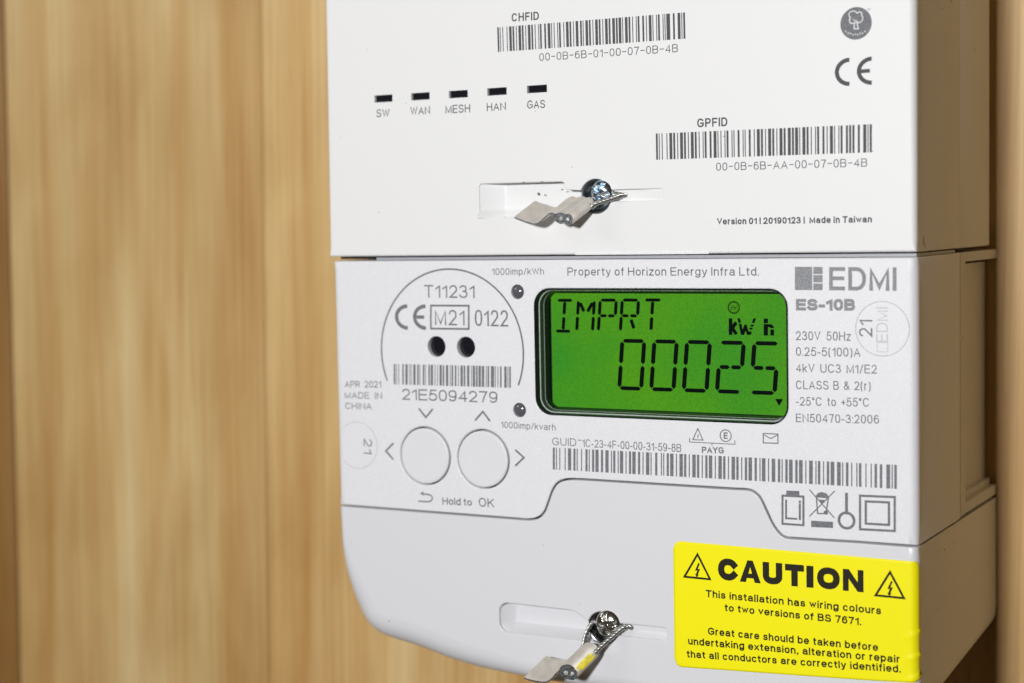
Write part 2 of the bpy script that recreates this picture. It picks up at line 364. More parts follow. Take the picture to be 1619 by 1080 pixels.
GL = {
'A':(.70,[[(0,0),(.5,1),(1,0)],[(.18,.32),(.82,.32)]]),
'B':(.62,[[(0,0),(0,1),(.55,1)]+A_(.58,.765,.36,.235,90,-90)+[(0,.53)],[(.58,.53)]+A_(.60,.265,.40,.265,90,-90)+[(0,0)]]),
'C':(.70,[A_(.5,.5,.5,.5,38,322)]),
'D':(.66,[[(.42,0),(0,0),(0,1),(.42,1)]+A_(.42,.5,.58,.5,90,-90)]),
'E':(.58,[[(1,1),(0,1),(0,0),(1,0)],[(0,.52),(.93,.52)]]),
'F':(.54,[[(1,1),(0,1),(0,0)],[(0,.5),(.86,.5)]]),
'G':(.74,[A_(.5,.5,.5,.5,40,318)+[(.99,.18),(.99,.46),(.56,.46)]]),
'H':(.66,[[(0,0),(0,1)],[(1,0),(1,1)],[(0,.52),(1,.52)]]),
'I':(0,[[(0,0),(0,1)]]),
'K':(.66,[[(0,0),(0,1)],[(.97,1),(0,.34)],[(.34,.60),(1,0)]]),
'L':(.52,[[(0,1),(0,0),(1,0)]]),
'M':(.76,[[(0,0),(0,1),(.5,.04),(1,1),(1,0)]]),
'N':(.66,[[(0,0),(0,1),(1,0),(1,1)]]),
'O':(.76,[A_(.5,.5,.5,.5,0,360)]),
'P':(.60,[[(0,0),(0,1),(.55,1)]+A_(.60,.725,.40,.275,90,-90)+[(0,.45)]]),
'R':(.66,[[(0,0),(0,1),(.55,1)]+A_(.60,.735,.36,.265,90,-90)+[(0,.47)],[(.5,.47),(1,0)]]),
'S':(.62,[A_(.5,.755,.45,.245,20,250)+A_(.5,.255,.5,.255,70,-165)]),
'T':(.62,[[(0,1),(1,1)],[(.5,1),(.5,0)]]),
'U':(.66,[[(0,1),(0,.33)]+A_(.5,.33,.5,.33,180,360)+[(1,1)]]),
'V':(.66,[[(0,1),(.5,0),(1,1)]]),
'W':(.98,[[(0,1),(.26,0),(.5,.96),(.74,0),(1,1)]]),
'Y':(.66,[[(0,1),(.5,.43),(1,1)],[(.5,.43),(.5,0)]]),
'0':(.52,[A_(.5,.5,.5,.5,0,360,2.5)]),
'1':(.28,[[(1,0),(1,.99),(0,.74)]]),
'2':(.53,[A_(.49,.70,.47,.30,165,-32)+[(0,0),(1,0)]]),
'3':(.52,[A_(.46,.755,.43,.245,160,-88),A_(.47,.265,.53,.265,88,-162)]),
'4':(.56,[[(.76,0),(.76,1),(0,.27),(1,.27)]]),
'5':(.53,[[(.93,1),(.2,1),(.07,.5)]+A_(.47,.32,.53,.32,140,-158)]),
'6':(.53,_six),
'7':(.52,[[(0,1),(1,1),(.66,.55),(.42,0)]]),
'8':(.53,[A_(.5,.76,.43,.24,0,360),A_(.5,.265,.5,.265,0,360)]),
'9':(.53,rot180(_six)),
'a':(.52,[A_(.50,.53,.42,.19,158,0)+[(.92,.12),(1,0)],[(.92,.42)]+A_(.44,.195,.44,.195,95,330)+[(.92,.2)]]),
'b':(.50,[[(0,0),(0,1)],A_(.5,.36,.5,.36,0,360)]),
'c':(.48,[A_(.5,.36,.5,.36,45,315)]),
'd':(.50,[[(1,0),(1,1)],A_(.5,.36,.5,.36,0,360)]),
'e':(.52,[[(.02,.36),(1,.36)]+A_(.5,.36,.5,.36,5,312)]),
'f':(.24,[[(.4,0),(.4,.8)]+A_(.9,.8,.5,.2,180,100),[(0,.71),(.95,.71)]]),
'g':(.50,[A_(.5,.37,.5,.35,0,360),[(1,.72),(1,.0)]+A_(.5,-.02,.5,.26,0,-160)]),
'h':(.46,[[(0,0),(0,1)],[(0,.42)]+A_(.5,.42,.5,.30,180,0)+[(1,0)]]),
'i':(0,[[(0,0),(0,.66)],[(0,.995),(0,1)]]),
'k':(.46,[[(0,0),(0,1)],[(.95,.72),(0,.24)],[(.34,.42),(1,0)]]),
'l':(0,[[(0,0),(0,1)]]),
'm':(.76,[[(0,0),(0,.72)],[(0,.44)]+A_(.25,.44,.25,.28,180,0)+[(.5,0)],[(.5,.44)]+A_(.75,.44,.25,.28,180,0)+[(1,0)]]),
'n':(.46,[[(0,0),(0,.72)],[(0,.42)]+A_(.5,.42,.5,.30,180,0)+[(1,0)]]),
'o':(.50,[A_(.5,.36,.5,.36,0,360)]),
'p':(.50,[[(0,-.28),(0,.72)],A_(.5,.36,.5,.36,0,360)]),
'r':(.24,[[(0,0),(0,.72)],[(0,.40)]+A_(.95,.40,.95,.32,180,95)]),
's':(.44,[A_(.5,.535,.44,.185,22,250)+A_(.5,.185,.5,.185,70,-162)]),
't':(.24,[[(.42,.93),(.42,.17)]+A_(1,.17,.58,.17,180,265),[(0,.71),(1,.71)]]),
'u':(.46,[[(0,.72),(0,.3)]+A_(.5,.3,.5,.3,180,360),[(1,.72),(1,0)]]),
'v':(.48,[[(0,.72),(.5,0),(1,.72)]]),
'w':(.70,[[(0,.72),(.26,0),(.5,.68),(.74,0),(1,.72)]]),
'x':(.46,[[(0,.72),(1,0)],[(1,.72),(0,0)]]),
'y':(.48,[[(0,.72),(.52,0)],[(1,.72),(.45,-.18),(.1,-.28)]]),
'z':(.44,[[(0,.72),(1,.72),(0,0),(1,0)]]),
'-':(.26,[[(0,.36),(1,.36)]]),
'~':(.44,[[(0,.5),(1,.5)]]),
'+':(.40,[[(0,.42),(1,.42)],[(.5,.16),(.5,.68)]]),
'.':(0,[[(0,0),(0,.02)]]), ':':(0,[[(0,0),(0,.02)],[(0,.62),(0,.64)]]),
',':(.04,[[(1,.02),(1,-.04),(0,-.16)]]),
'/':(.30,[[(0,0),(1,1)]]), '|':(0,[[(0,-.05),(0,1.02)]]),
'(':(.20,[A_(1.0,.40,1.0,.62,112,248,2)]), ')':(.20,[A_(0,.40,1.0,.62,-68,68,2)]),
'&':(.66,[[(1,.0),(.22,.70)]+A_(.42,.80,.22,.20,195,-20)+[(.12,.40)]+A_(.36,.22,.34,.22,150,300)+[(.92,.42)]]),
'^':(.22,[A_(.5,.86,.5,.13,0,360)]),
}
def text(ink, s, p0, p1, h, wt=.11, gap=.17, space=.30, clamp=True):
    """lettering s from baseline point p0 to p1 (mm), capitals h mm tall, stroke wt*h"""
    w = wt*h; items = []; x = 0.
    for ch in s:
        if ch == ' ': x += space; continue
        gw = max(GL[ch][0], 0)+wt; items.append((ch, x, gw)); x += gw+gap
    tot = items[-1][1]+items[-1][2]
    L_ = math.hypot(p1[0]-p0[0], p1[1]-p0[1]); sx = L_/tot
    ux, uy = (p1[0]-p0[0])/L_, (p1[1]-p0[1])/L_; vx, vy = uy, -ux
    if ux*vy-uy*vx > 0: vx, vy = -vx, -vy
    for ch, x0, gw in items:
        W_ = max(gw*sx-w, 0); X0 = x0*sx+w/2
        if ch in 'Il|i.:': W_ = 0; X0 = x0*sx+gw*sx/2
        for st in GL[ch][1]:
            P = [(X0+u*W_, w/2+v*(h-w)) for u, v in st]
            closed = len(P) > 8 and math.hypot(P[0][0]-P[-1][0], P[0][1]-P[-1][1]) < w*.05
            lo = min(0, min(p[1] for p in P)-w/2); hi = max(h, max(p[1] for p in P)) if ch != '|' else 9e9
            if all(v <= .73 for _, v in st) and ch in 'vwxyz': hi = w/2+.72*(h-w)+w/2
            if ch in 'vwxzAVWYMN4K': lo = 0
            cl = (lambda p: (p[0], min(max(p[1], lo), hi))) if clamp else None
            g0 = len(ink.g.v); ink.stroke(P, w, closed, clamp=cl)
            for i in range(g0, len(ink.g.v)):
                a, b, z = ink.g.v[i]; ink.g.v[i] = (p0[0]+ux*a+vx*b, p0[1]+uy*a+vy*b, z)
def tpx(ink, s, a, b, hpx, Z=0., **k):
    """lettering placed by its measured baseline ends"""
    p0, p1 = F(*a, Z), F(*b, Z); t = F(a[0], a[1]-hpx, Z); t1 = F(b[0], b[1]-hpx, Z)
    h = (math.hypot(t[0]-p0[0], t[1]-p0[1])+math.hypot(t1[0]-p1[0], t1[1]-p1[1]))/2
    text(ink, s, p0, p1, h, **k)
def txt(s, a, b, hpx, mt, parent, **k):
    ink = Ink(); tpx(ink, s, a, b, hpx, **k); return ink.out('printed_text', mt, parent, label='printed lettering reading '+s.replace('^','°').replace('~','-').strip())
C128 = '''212222 222122 222221 121223 121322 131222 122213 122312 132212 221213 221312 231212 112232 122132 122231 113222 123122 123221 223211 221132 221231 213212 223112 312131 311222 321122 321221 312212 322112 322211 212123 212321 232121 111323 131123 131321 112313 132113 132311 211313 231113 231311 112133 112331 132131 113123 113321 133121 313121 211331 231131 213113 213311 213131 311123 311321 331121 312113 312311 332111 314111 221411 431111 111224 111422 121124 121421 141122 141221 112214 112412 122114 122411 142112 142211 241211 221114 413111 241112 134111 111242 121142 121241 114212 124112 124211 411212 421112 421211 212141 214121 412121 111143 111341 131141 114113 114311 411113 411311 113141 114131 311141 411131 211412 211214 211232 2331112'''.split()
def barcode(data, TL, TR, BR, BL, mt, parent, label):
    codes = [104]+[ord(c)-32 for c in data]; chk = (104+sum(i*c for i, c in enumerate(codes) if i))%103
    codes += [chk, 106]; ws = [int(x) for c in codes for x in C128[c]]; tot = sum(ws)
    tl, tr, br, bl = [F(*p) for p in (TL, TR, BR, BL)]
    ink = Ink(); x = 0
    lp = lambda a, b, t: (a[0]+(b[0]-a[0])*t, a[1]+(b[1]-a[1])*t)
    for i, k in enumerate(ws):
        if i%2 == 0:
            a, b = (x+.04)/tot, (x+k-.04)/tot
            ink.poly([lp(tl,tr,a), lp(tl,tr,b), lp(bl,br,b), lp(bl,br,a)])
        x += k
    return ink.out('barcode', mt, parent, label=label)
def ce_mark(C, E, mt, parent):
    """C and E given as photograph boxes"""
    ink = Ink()
    for bxx, e in ((C, False), (E, True)):
        x0, y0 = F(bxx[0], bxx[1]); x1, y1 = F(bxx[2], bxx[3]); R = (y1-y0)/2; w = R*.30; cy = (y0+y1)/2; Rm = R-w/2; cx = x1-.02
        P = [(cx-Rm*math.sin(t)*((x1-x0-w/2)/Rm), cy-Rm*math.cos(t)) for t in [PI*k/28 for k in range(0, 29)]]
        ink.stroke(P, w, cap=False)
        if e: ink.stroke([(cx-(x1-x0)*.85, cy), (cx-(x1-x0)*.12, cy)], w*.9, cap=False)
    return ink.out('ce_mark', mt, parent)

# ================================================================== THE WALL
WZ = 63.0
wall = empty('wall', (0, 0, WZ+20), 'bare pine board wall behind the meter', None, kind='structure')
del wall['label']
edges = [-350, -250, -160.6, -66.3, 25.5, 117.0, 209.0, 300]
tones = [(.86,.84,.80), (.60,.50,.38), (1,1,1), (1.05,1.04,1.03), (1,1,1), (.98,.95,.90), (1,1,1)]
for i in range(7):
    x0, x1 = edges[i], edges[i+1]
    gp = .45 if abs(x0+160.6) < 1 or abs(x1+160.6) < 1 else .03
    g = G(); P = [(x0+gp, -330), (x1-gp, -330), (x1-gp, 330), (x0+gp, 330)]
    c = .5 if gp > .1 else .08
    V = [(p[0], p[1], WZ+c) for p in P]+[(P[0][0]+c,P[0][1]+c,WZ),(P[1][0]-c,P[1][1]+c,WZ),(P[2][0]-c,P[2][1]-c,WZ),(P[3][0]+c,P[3][1]-c,WZ)]+[(p[0], p[1], WZ+18) for p in P]
    g.add(V, [(4,5,6,7)]+[(j, (j+1)%4, 4+(j+1)%4, 4+j) for j in range(4)]+[(j, (j+1)%4, 8+(j+1)%4, 8+j) for j in range(4)]+[(8,9,10,11)])
    o = g.out('plank', WOOD, wall, org=((x0+x1)/2, 0, WZ)); o.color = (*tones[i], 1)

wall.rotation_euler[1] = math.radians(1.15)
# ================================================================== METER: outlines
def seamline():
    px = [(538.5,797.8),(690,809.5),(815,820),(834,821.3),(848.8,817.5),(859,808.5),(866,791),(872,774.5),(881,762),(896,756.5),(920,757.2),
          (1042,764),(1160,770.8),(1184.7,773),(1198,780),(1206,791),(1214,808),(1225,830.5),(1239,846.5),(1255,852.9),(1350,858.8),(1447,864.6)]
    P = [F(*p) for p in px]; P[0] = (0, P[0][1]); P[-1] = (129.4, 53.75)
    # keep the level runs level
    yl, yt = 54.25, (P[10][1]+P[12][1])/2; yr = 53.75
    Q = []
    for i, p in enumerate(P):
        y = p[1]
        if i in (0,1,2,3): y = yl
        if i in (10,11,12): y = yt
        if i >= 19: y = yr+(54.0-yr)*(129.4-p[0])/30 if i < 21 else yr
        Q.append((p[0], y))
    a = spline(Q[2:11], 5); b = spline(Q[12:20], 5)
    return [Q[0]]+a+b+[(118, yr), (127.4, yr), Q[-1]]
SEAM = seamline()
def offs(P, d):
    out = []
    for i, p in enumerate(P):
        a, b = P[max(i-1,0)], P[min(i+1,len(P)-1)]; dx, dy = b[0]-a[0], b[1]-a[1]; l = math.hypot(dx, dy)
        out.append((p[0]-dy/l*d, p[1]+dx/l*d))
    return out

meter = empty('electricity_meter', (65, 89, WZ), 'grey electricity meter with green display, lower unit on the board', 'electricity meter')
# ---- front panel with its openings
wx0, wy0 = F(846, 560)[0], F(1050, 456.5)[1]; wx1, wy1 = F(1245.5, 560)[0], F(1050, 663.5)[1]
WIN = rrect(wx0, wy0, wx1, wy1, 3.6, 10)
b1, b2 = F(672, 721), F(763.5, 726)
po1, po2 = F(690, 548), F(736.5, 549); BR_ = 6.05
l1, l2 = F(818, 461.6), F(821.3, 648.5)
outer = corners([(0,.25),(129.4,.25)]+[p for p in reversed(SEAM)], 25)
n = len(outer); ea = []; eb = []
for i in range(n):
    p, q = outer[i], outer[(i+1)%n]
    if p[0] > 129.3 and q[0] > 129.3: ea.append(1.7); eb.append(1.6)
    elif p[0] < .1 and q[0] < .1: ea.append(1.6); eb.append(1.6)
    elif p[1] < .3 and q[1] < .3: ea.append(.35); eb.append(.35)
    else: ea.append(.22); eb.append(.22)
# split the side edges away from corners so that the small and large radii blend
g = shell(outer, ea, eb, 31.2, holes=[(WIN, .25, 6.5), (circle(*b1, BR_+.27, 72), .36, 3), (circle(*b2, BR_+.27, 72), .36, 3),
    (circle(*po1, 2.2), .15, 2.4), (circle(*po2, 2.2), .15, 2.4), (circle(*l1, 1.5), .12, 2), (circle(*l2, 1.5), .12, 2)], warp=lw)
panel = g.out('front_panel', PAN, meter, sharp=35)
# ---- terminal cover
cov_top = offs(SEAM, .42); cov_top[0] = (0, cov_top[0][1]); cov_top[-1] = (129.4, cov_top[-1][1])
BL_ = [(0,60),(0,64),(.25,69),(.9,73.2),(2.0,77.2),(3.7,80.6),(6.3,82.9),(10,84.2),(15,85.0),(20,86.0),(25,87.2),(31,88.1),(38,88.6),(50,88.9),(70,89.0),(95,89),(118,88.9),(126,88.3),(128.5,86.6),(129.4,83.5),(129.4,76)]
low = spline(BL_, 4)+[(129.4,66),(129.4,56.4)]
outer = cov_top+list(reversed(low))
n = len(outer); ea = []; eb = []
for i in range(n):
    p, q = outer[i], outer[(i+1)%n]; cx, cy = (p[0]+q[0])/2, (p[1]+q[1])/2
    if i < len(cov_top)-1: ea.append(.22); eb.append(.22)
    elif cx > 125.5: ea.append(1.7+1.5*sm(80,88,cy)); eb.append(1.6+2*sm(80,88,cy))
    else:
        k = sm(60, 80, cy)*(1-.65*sm(22, 60, cx))
        ea.append(1.6+4.6*k); eb.append(1.6+3.6*k)
CH_L = [F(790,975)[0], F(830,956)[1]]
cxl, cyl = F(952.5, 993.5); R_H = 3.45
# channel, screw well and slot joined into one opening
yt_, yb_ = F(850, 960)[1]-.15, F(850, 1005)[1]
def joined(xl, yt, yb, xr_step, cx, cy, R, sx, sy0, sy1, r, step):
    P = [(xl, yt, r), (xr_step, yt, .4)]
    P.append((xr_step+step[0], yt+step[1], .3))
    out = rounded(P+[(xr_step+step[0]+.6, yt+step[1]+1.5, 0)]+[(0,0,0)], 6)
    return out
def opening(xl, yt, yb, pre, cx, cy, R, sx, sy0, sy1, r):
    """outline, clockwise on the face: long trough at left, round well, thin slot at right"""
    out = []
    for k in range(7): t = PI+PI/2*k/6; out.append((xl+r+r*math.cos(t), yt+r+r*math.sin(t)))
    out += pre
    a0 = math.atan2(pre[-1][1]-cy, -(math.sqrt(max(.01, R*R-(pre[-1][1]-cy)**2))))
    a1 = math.atan2(sy0-cy, math.sqrt(R*R-(sy0-cy)**2))
    a0 = a0 if a0 < 0 else a0-2*PI
    for k in range(1, 17): t = a0+(a1-a0)*k/16; out.append((cx+R*math.cos(t), cy+R*math.sin(t)))
    out += [(sx-.25, sy0), (sx, sy0+.25), (sx, sy1-.25), (sx-.25, sy1)]
    b0 = math.atan2(sy1-cy, math.sqrt(R*R-(sy1-cy)**2)); b1_ = PI-math.asin(min(.98, (yb-cy)/R)) if yb-cy < R else PI*.75
    for k in range(0, 17): t = b0+(b1_-b0)*k/16; out.append((cx+R*math.cos(t), cy+R*math.sin(t)))
    out.append((cx+R*math.cos(b1_)-.6, yb))
    for k in range(7): t = PI/2+PI/2*k/6; out.append((xl+r+r*math.cos(t), yb-r+r*math.sin(t)))
    return out
s0, s1 = F(1020, 990)[1], F(1020, 1009.5)[1]; sxr = F(1053.5, 1000)[0]
OPN = opening(F(789.5,977)[0], yt_, yb_, [(cxl-8.0, yt_+.1), (cxl-6.6, yt_+.25), (cxl-5.2, yt_+.9), (cxl-4.1, yt_+1.5), (cxl-3.3, cyl-1.0)], cxl, cyl, R_H, sxr, s0, s1, 2.0)
def cw(x, y, z): return (x-.5*(1-sm(0, 5, x)), y-.085*max(z-4, 0)*sm(70, 84, y), z)
g = shell(outer, ea, eb, 62.3, holes=[(OPN, .3, 3.2)], warp=cw, midz=(20, 40), seg=8)
cover = g.out('terminal_cover', COV, meter, sharp=35)
# ---- trough floor: rises to the surface away from the screw, with a curved lower wall
def trough(xl, xr, yt, yb, depth, mt, parent, zfun):
    g = G(); nx, ny = 60, 40
    V = []
    for i in range(nx+1):
        for j in range(ny+1):
            x = xl+(xr-xl)*i/nx; y = yt+(yb-yt)*j/ny; V.append((x, y, zfun(i/nx, j/ny)))
    g.add(V, [(i*(ny+1)+j, i*(ny+1)+j+1, (i+1)*(ny+1)+j+1, (i+1)*(ny+1)+j) for i in range(nx) for j in range(ny)], True)
    return g.out('seal_trough', mt, parent)
trough(F(789.5,977)[0]-.3, cxl-2.4, yt_-.3, yb_+.3, 3, COV, cover, lambda u, v: 3.1-2.8*max(0, min(1, (v-.70)/.27))-2.7*(1-max(0, min(1, u/.13)))*(1-max(0, min(1, (v-.70)/.27))))
trough(cxl+2.2, sxr+.3, s0-.3, s1+.3, 2, COV, cover, lambda u, v: 1.3-1.1*sm(.45, 1.1, v)-.3*sm(.85, 1, u))
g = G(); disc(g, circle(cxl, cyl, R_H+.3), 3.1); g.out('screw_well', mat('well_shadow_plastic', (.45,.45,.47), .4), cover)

# ---- rear casing with the side recess, flanges and inner core
g = G()
P = [(.0,.25),(129.4,.25),(129.4,53.45),(0,53.9)]
loft(g, [[(p[0], p[1], 31.45) for p in P], [(p[0], p[1], 35.4) for p in P]], False); disc(g, P, 31.45)
box(g, 2.5, 2.9, 31.6, 126.9, 51.2, WZ-.05)
Pt = [(0,.25),(129.4,.25),(129.4,2.2),(0,2.2)]
g2 = shell([(0,.25),(129.37,.25),(129.37,2.15),(0,2.15)], .15, .15, WZ-.08, z0=35.4); g.add(g2.v, g2.f)
g3 = shell([(0,51.25),(129.37,51.25),(129.37,53.4),(0,53.4)], .15, .15, WZ-.9, z0=35.4); g.add(g3.v, g3.f)
g.add([(126.8,2.1,35.4),(129.4,2.1,35.4),(129.4,51.3,35.4),(126.8,51.3,35.4)], [(0,1,2,3)])
box(g, 126.3, 49.9, 35.5, 128.1, 51.2, 61.8)
g.out('rear_casing', BODY, meter, sharp=35)
g = G(); box(g, 3, 2.5, 8, 127, 52, 29.5); box(g, 3, 52, 8, 127, 80, 58)
g.out('inner_core', DARK, meter)
g = G(); box(g, 10.5, -.42, 1.0, 129.0, .15, 29); g.out('top_rib', GREY, meter)

# ---- push buttons
for i, b in enumerate((b1, b2)):
    g = G(); rr = [(0, -.05), (3.5,-.06), (5.2,-.10), (5.75,-.12), (5.92,-.06), (6.0,.06), (6.02,.3), (6.02,2.8)]
    rings = [[(b[0]+max(r,.001)*math.cos(2*PI*k/64), b[1]+max(r,.001)*math.sin(2*PI*k/64), z) for k in range(64)] for r, z in rr]
    loft(g, rings, True); g.out('push_button', BTN, panel, org=(b[0], b[1], 0))
    g = G(); P = circle(*b, BR_+.3); disc(g, P, 2.6); g.out('button_gap', DARK, panel)
# ---- optical ports and pulse lamps
def dome(name, c, r, z, h, mt, parent, k2=10):
    g = G(); rings = []
    for k in range(k2+1):
        t = PI/2*k/k2; q = max(r*math.cos(t), .001)
        rings.append([(c[0]+q*math.cos(2*PI*i/40), c[1]+q*math.sin(2*PI*i/40), z-h*math.sin(t)) for i in range(40)])
    loft(g, rings, True); return g.out(name, mt, parent, org=(c[0], c[1], z))
for c in (po1, po2):
    dome('optical_port', c, 2.25, 1.35, .55, LENS, panel)
for c in (l1, l2):
    dome('indicator_lamp', c, 1.52, .75, .9, LED, panel)
# ---- display: stepped bezel, clear window, green screen, segments
disp = make('display', [(0,0,0)], [], LCD, meter) if False else None
g = G()
prof = [(-.05,.25,0),(-.05,-.10,0),(.04,-.16,0),(.11,-.18,0),(.24,-.08,0),(.34,.9,0),(.36,1.3,0),(.52,1.40,1),(.58,1.6,2),(.66,2.9,2),(.72,3.0,1),(.80,3.1,0),(1.0,4.75,0)]
rings = [[(p[0], p[1], z) for p in inset(WIN, a)] for a, z, _ in prof]
for k in range(len(rings)-1): loft(g, [rings[k], rings[k+1]], True, mi=prof[k+1][2])
bezel = g.out('display_bezel', [BEZ, BEZC, mat('bezel_grey', (.085,.085,.095), .45, spec=.2)], meter, sharp=25)
g = G(); P = inset(WIN, .44); disc(g, P, .02); g.out('display_window', GLASS, bezel)
ZL = 5.0
tl, bl = F(871.5, 463, ZL), F(873.5, 644, ZL); tr_, br_ = F(1243, 465.5, ZL), F(1243, 656, ZL)
yT, yB = (tl[1]+tr_[1])/2, (bl[1]+br_[1])/2; x0L = (tl[0]+bl[0])/2; x1L = tr_[0]+3.0
g = G(); disc(g, rrect(x0L-4, yT-4, x1L+4, yB+5, 1), ZL+.2); g.out('display_border', BEZ, bezel)
g = G(); disc(g, rrect(x0L, yT, x1L, yB, .5), ZL); screen = g.out('display_screen', LCD, meter)

def seg_bar(ink, a, b, w, tip=.5, gap=.06):
    """pointed segment from a to b"""
    dx, dy = b[0]-a[0], b[1]-a[1]; l = math.hypot(dx, dy); ux, uy = dx/l, dy/l; nx, ny = -uy*w/2, ux*w/2; g_ = gap*w+w*.04; t = w*tip
    ink.poly([(a[0]+ux*g_, a[1]+uy*g_), (a[0]+ux*(g_+t)+nx, a[1]+uy*(g_+t)+ny), (b[0]-ux*(g_+t)+nx, b[1]-uy*(g_+t)+ny), (b[0]-ux*g_, b[1]-uy*g_), (b[0]-ux*(g_+t)-nx, b[1]-uy*(g_+t)-ny), (a[0]+ux*(g_+t)-nx, a[1]+uy*(g_+t)-ny)])
def lcd_char(kind, BL, W_, H_, sl, w, name, tick=False):
    """skeleton corners from bottom-left, slanted by sl"""
    ink = Ink(ZL-.06); q = lambda u, v: (BL[0]+u*W_+v*sl, BL[1]-v*H_)
    S = {'a':((0,1),(1,1)),'b':((1,1),(1,.5)),'c':((1,.5),(1,0)),'d':((0,0),(1,0)),'e':((0,0),(0,.5)),'f':((0,1),(0,.5)),
         'g1':((0,.5),(.5,.5)),'g2':((.5,.5),(1,.5)),'h':((.08,.95),(.42,.60)),'j':((.92,.95),(.58,.60)),'i':((.5,.97),(.5,.52)),'l':((.5,.48),(.5,.03)),'m':((.58,.42),(.86,.06))}
    M_ = {'0':'a b c d e f','2':'a b g1 g2 e d','5':'a f g1 g2 c d','I':'a i l d','M':'f e h j b c','P':'a b f e g1 g2','R':'a b f e g1 g2 m','T':'a i l'}
    for s in M_[kind].split():
        A, B = S[s]; ww = w*.86 if s in ('a','d','g1','g2') else w
        seg_bar(ink, q(*A), q(*B), ww, .5 if s in 'abcdef' or s[0] == 'g' else .3, .22 if s in 'hjm' else .10)
    return ink.out(name, SEGM, screen)
pb0, pb4 = F(979.4, 613.5, ZL), F(1187.4, 620.3, ZL); ptp = F(984.2, 538.8, ZL)
H_ = pb0[1]-ptp[1]; pitch = (pb4[0]-pb0[0])/4; Wd = pitch*.685; slD = ptp[0]-pb0[0]+.0
for i, ch in enumerate('00025'):
    lcd_char(ch, (pb0[0]+pitch*i, pb0[1]+(pb4[1]-pb0[1])*i/4), Wd, H_, slD, .93, 'display_digit')
c0, c4 = F(878.2, 523.4, ZL), F(1016.2, 524.2, ZL); ct = F(881.0, 474.8, ZL)
pt = (c4[0]-c0[0])/4; Hc = c0[1]-ct[1]
for i, ch in enumerate('IMPRT'):
    lcd_char(ch, (c0[0]+pt*i, c0[1]+(c4[1]-c0[1])*i/4), pt*.73, Hc, ct[0]-c0[0], .74, 'display_letter')
ink = Ink(ZL-.06); tpx(ink, 'k', (1152.5,529.6), (1165.8,529.9), 26.3, Z=ZL, wt=.23)
ink.out('display_unit', SEGM, screen)
ink = Ink(ZL-.06)
def LP(x, y): return F(1060+x/8.095, 450+y/8.095, ZL)
for P in ([(858,432),(892,432),(906,488),(872,490)], [(875,503),(912,503),(925,575),(948,512),(978,512),(993,575),(1005,600),(1045,602),(1030,645),(982,645),(965,590),(942,645),(905,645)],
          [(1062,432),(1097,432),(1078,492),(1044,492)], [(1035,512),(1070,512),(1062,538),(1024,538)], [(1018,550),(1057,550),(1048,576),(1008,576)],
          [(1196,436),(1250,436),(1250,494),(1196,494)], [(1196,501),(1300,510),(1328,540),(1326,558),(1280,556),(1262,540),(1250,550),(1250,652),(1196,652)], [(1280,572),(1328,574),(1328,652),(1280,652)]):
    ink.poly([LP(*p) for p in P])
ink.out('display_unit', SEGM, screen)
ink = Ink(ZL-.06); cc = LP(812, 293)
ink.stroke(circle(*cc, 1.16, 40), .20, True); ink.stroke(circle(*cc, .84, 40, .98), .07, True)
for x in (-.48, -.18, .12, .42): ink.stroke([(cc[0]+x-.05, cc[1]+.48), (cc[0]+x+.12, cc[1]-.45)], .075)
ink.stroke([(cc[0]-.5, cc[1]), (cc[0]-.1, cc[1])], .10); ink.stroke([(cc[0]+.12, cc[1]), (cc[0]+.5, cc[1])], .10)
ink.out('display_symbol', SEGM, screen)
ink = Ink(ZL-.06); ink.poly([F(*p, ZL) for p in ((1225.8,630.6),(1238.3,631),(1232,642))]); ink.out('display_symbol', SEGM, screen)

# ---- printing on the meter panel
T = lambda *a, **k: txt(*a[:4], INKM, panel, **k)
T('T11231', (671,470.6), (750.5,471.4), 20.2, wt=.115)
T('M21', (688,514), (734.7,514.8), 24.4, wt=.10, gap=.20)
T('0122', (751,515.3), (803.6,516.4), 25.6, wt=.105)
T('21E5094279', (636.2,632.1), (787,637.3), 17.8, wt=.125, gap=.14)
T('1000imp/kWh', (778,434.9), (860,434.4), 10.8, wt=.12)
T('1000imp/kvarh', (792,676.6), (878.5,680.8), 10.4, wt=.12)
T('APR  2021', (545.5,612.6), (602.8,612.9), 10.4, wt=.13, space=.34)
T('MADE  IN', (545.5,630), (604.5,630.9), 10.4, wt=.13, space=.34)
T('CHINA', (546,646.8), (588,647.7), 10.4, wt=.13)
T('Hold to', (699.7,797.8), (746.2,799.8), 11.4, wt=.17, gap=.14)
T('OK', (757.3,800.8), (781.3,802.4), 14, wt=.14)
T('Property of Horizon Energy Infra Ltd.', (897.2,435.8), (1200,436.0), 13.2, wt=.135, space=.34)
txt('ES-10B', (1258.6,491), (1352,491.4), 18.6, INKL, panel, wt=.27, gap=.08)
txt('EDMI', (1311,459), (1417.3,460), 37, INKL, panel, wt=.165, gap=.15)
T('230V  50Hz', (1258.6,537.7), (1345.1,538.9), 14.2, wt=.115, space=.32)
T('0.25-5(100)A', (1258.6,562.6), (1360.4,564.1), 14.0, wt=.115)
T('4kV  UC3  M1/E2', (1258.6,588.6), (1386.4,590.8), 13.8, wt=.115, space=.28)
T('CLASS  B  &  2(r)', (1258.6,615.2), (1376.7,617.2), 13.8, wt=.115, space=.24)
T('-25^C  to  +55^C', (1258.6,641.2), (1374.3,643.2), 13.8, wt=.115, space=.28)
T('EN50470-3:2006', (1258.6,667.4), (1389.8,670), 13.6, wt=.115)
T('GUID', (873.4,703.9), (911.2,705.6), 12.2, wt=.11)
T('1C-23-4F-00-00-31-59-8B', (920.8,706.6), (1077.2,714.9), 12.6, wt=.11, gap=.15)
T('PAYG', (1109.9,716.2), (1144.6,717.2), 10.2, wt=.20, gap=.10)
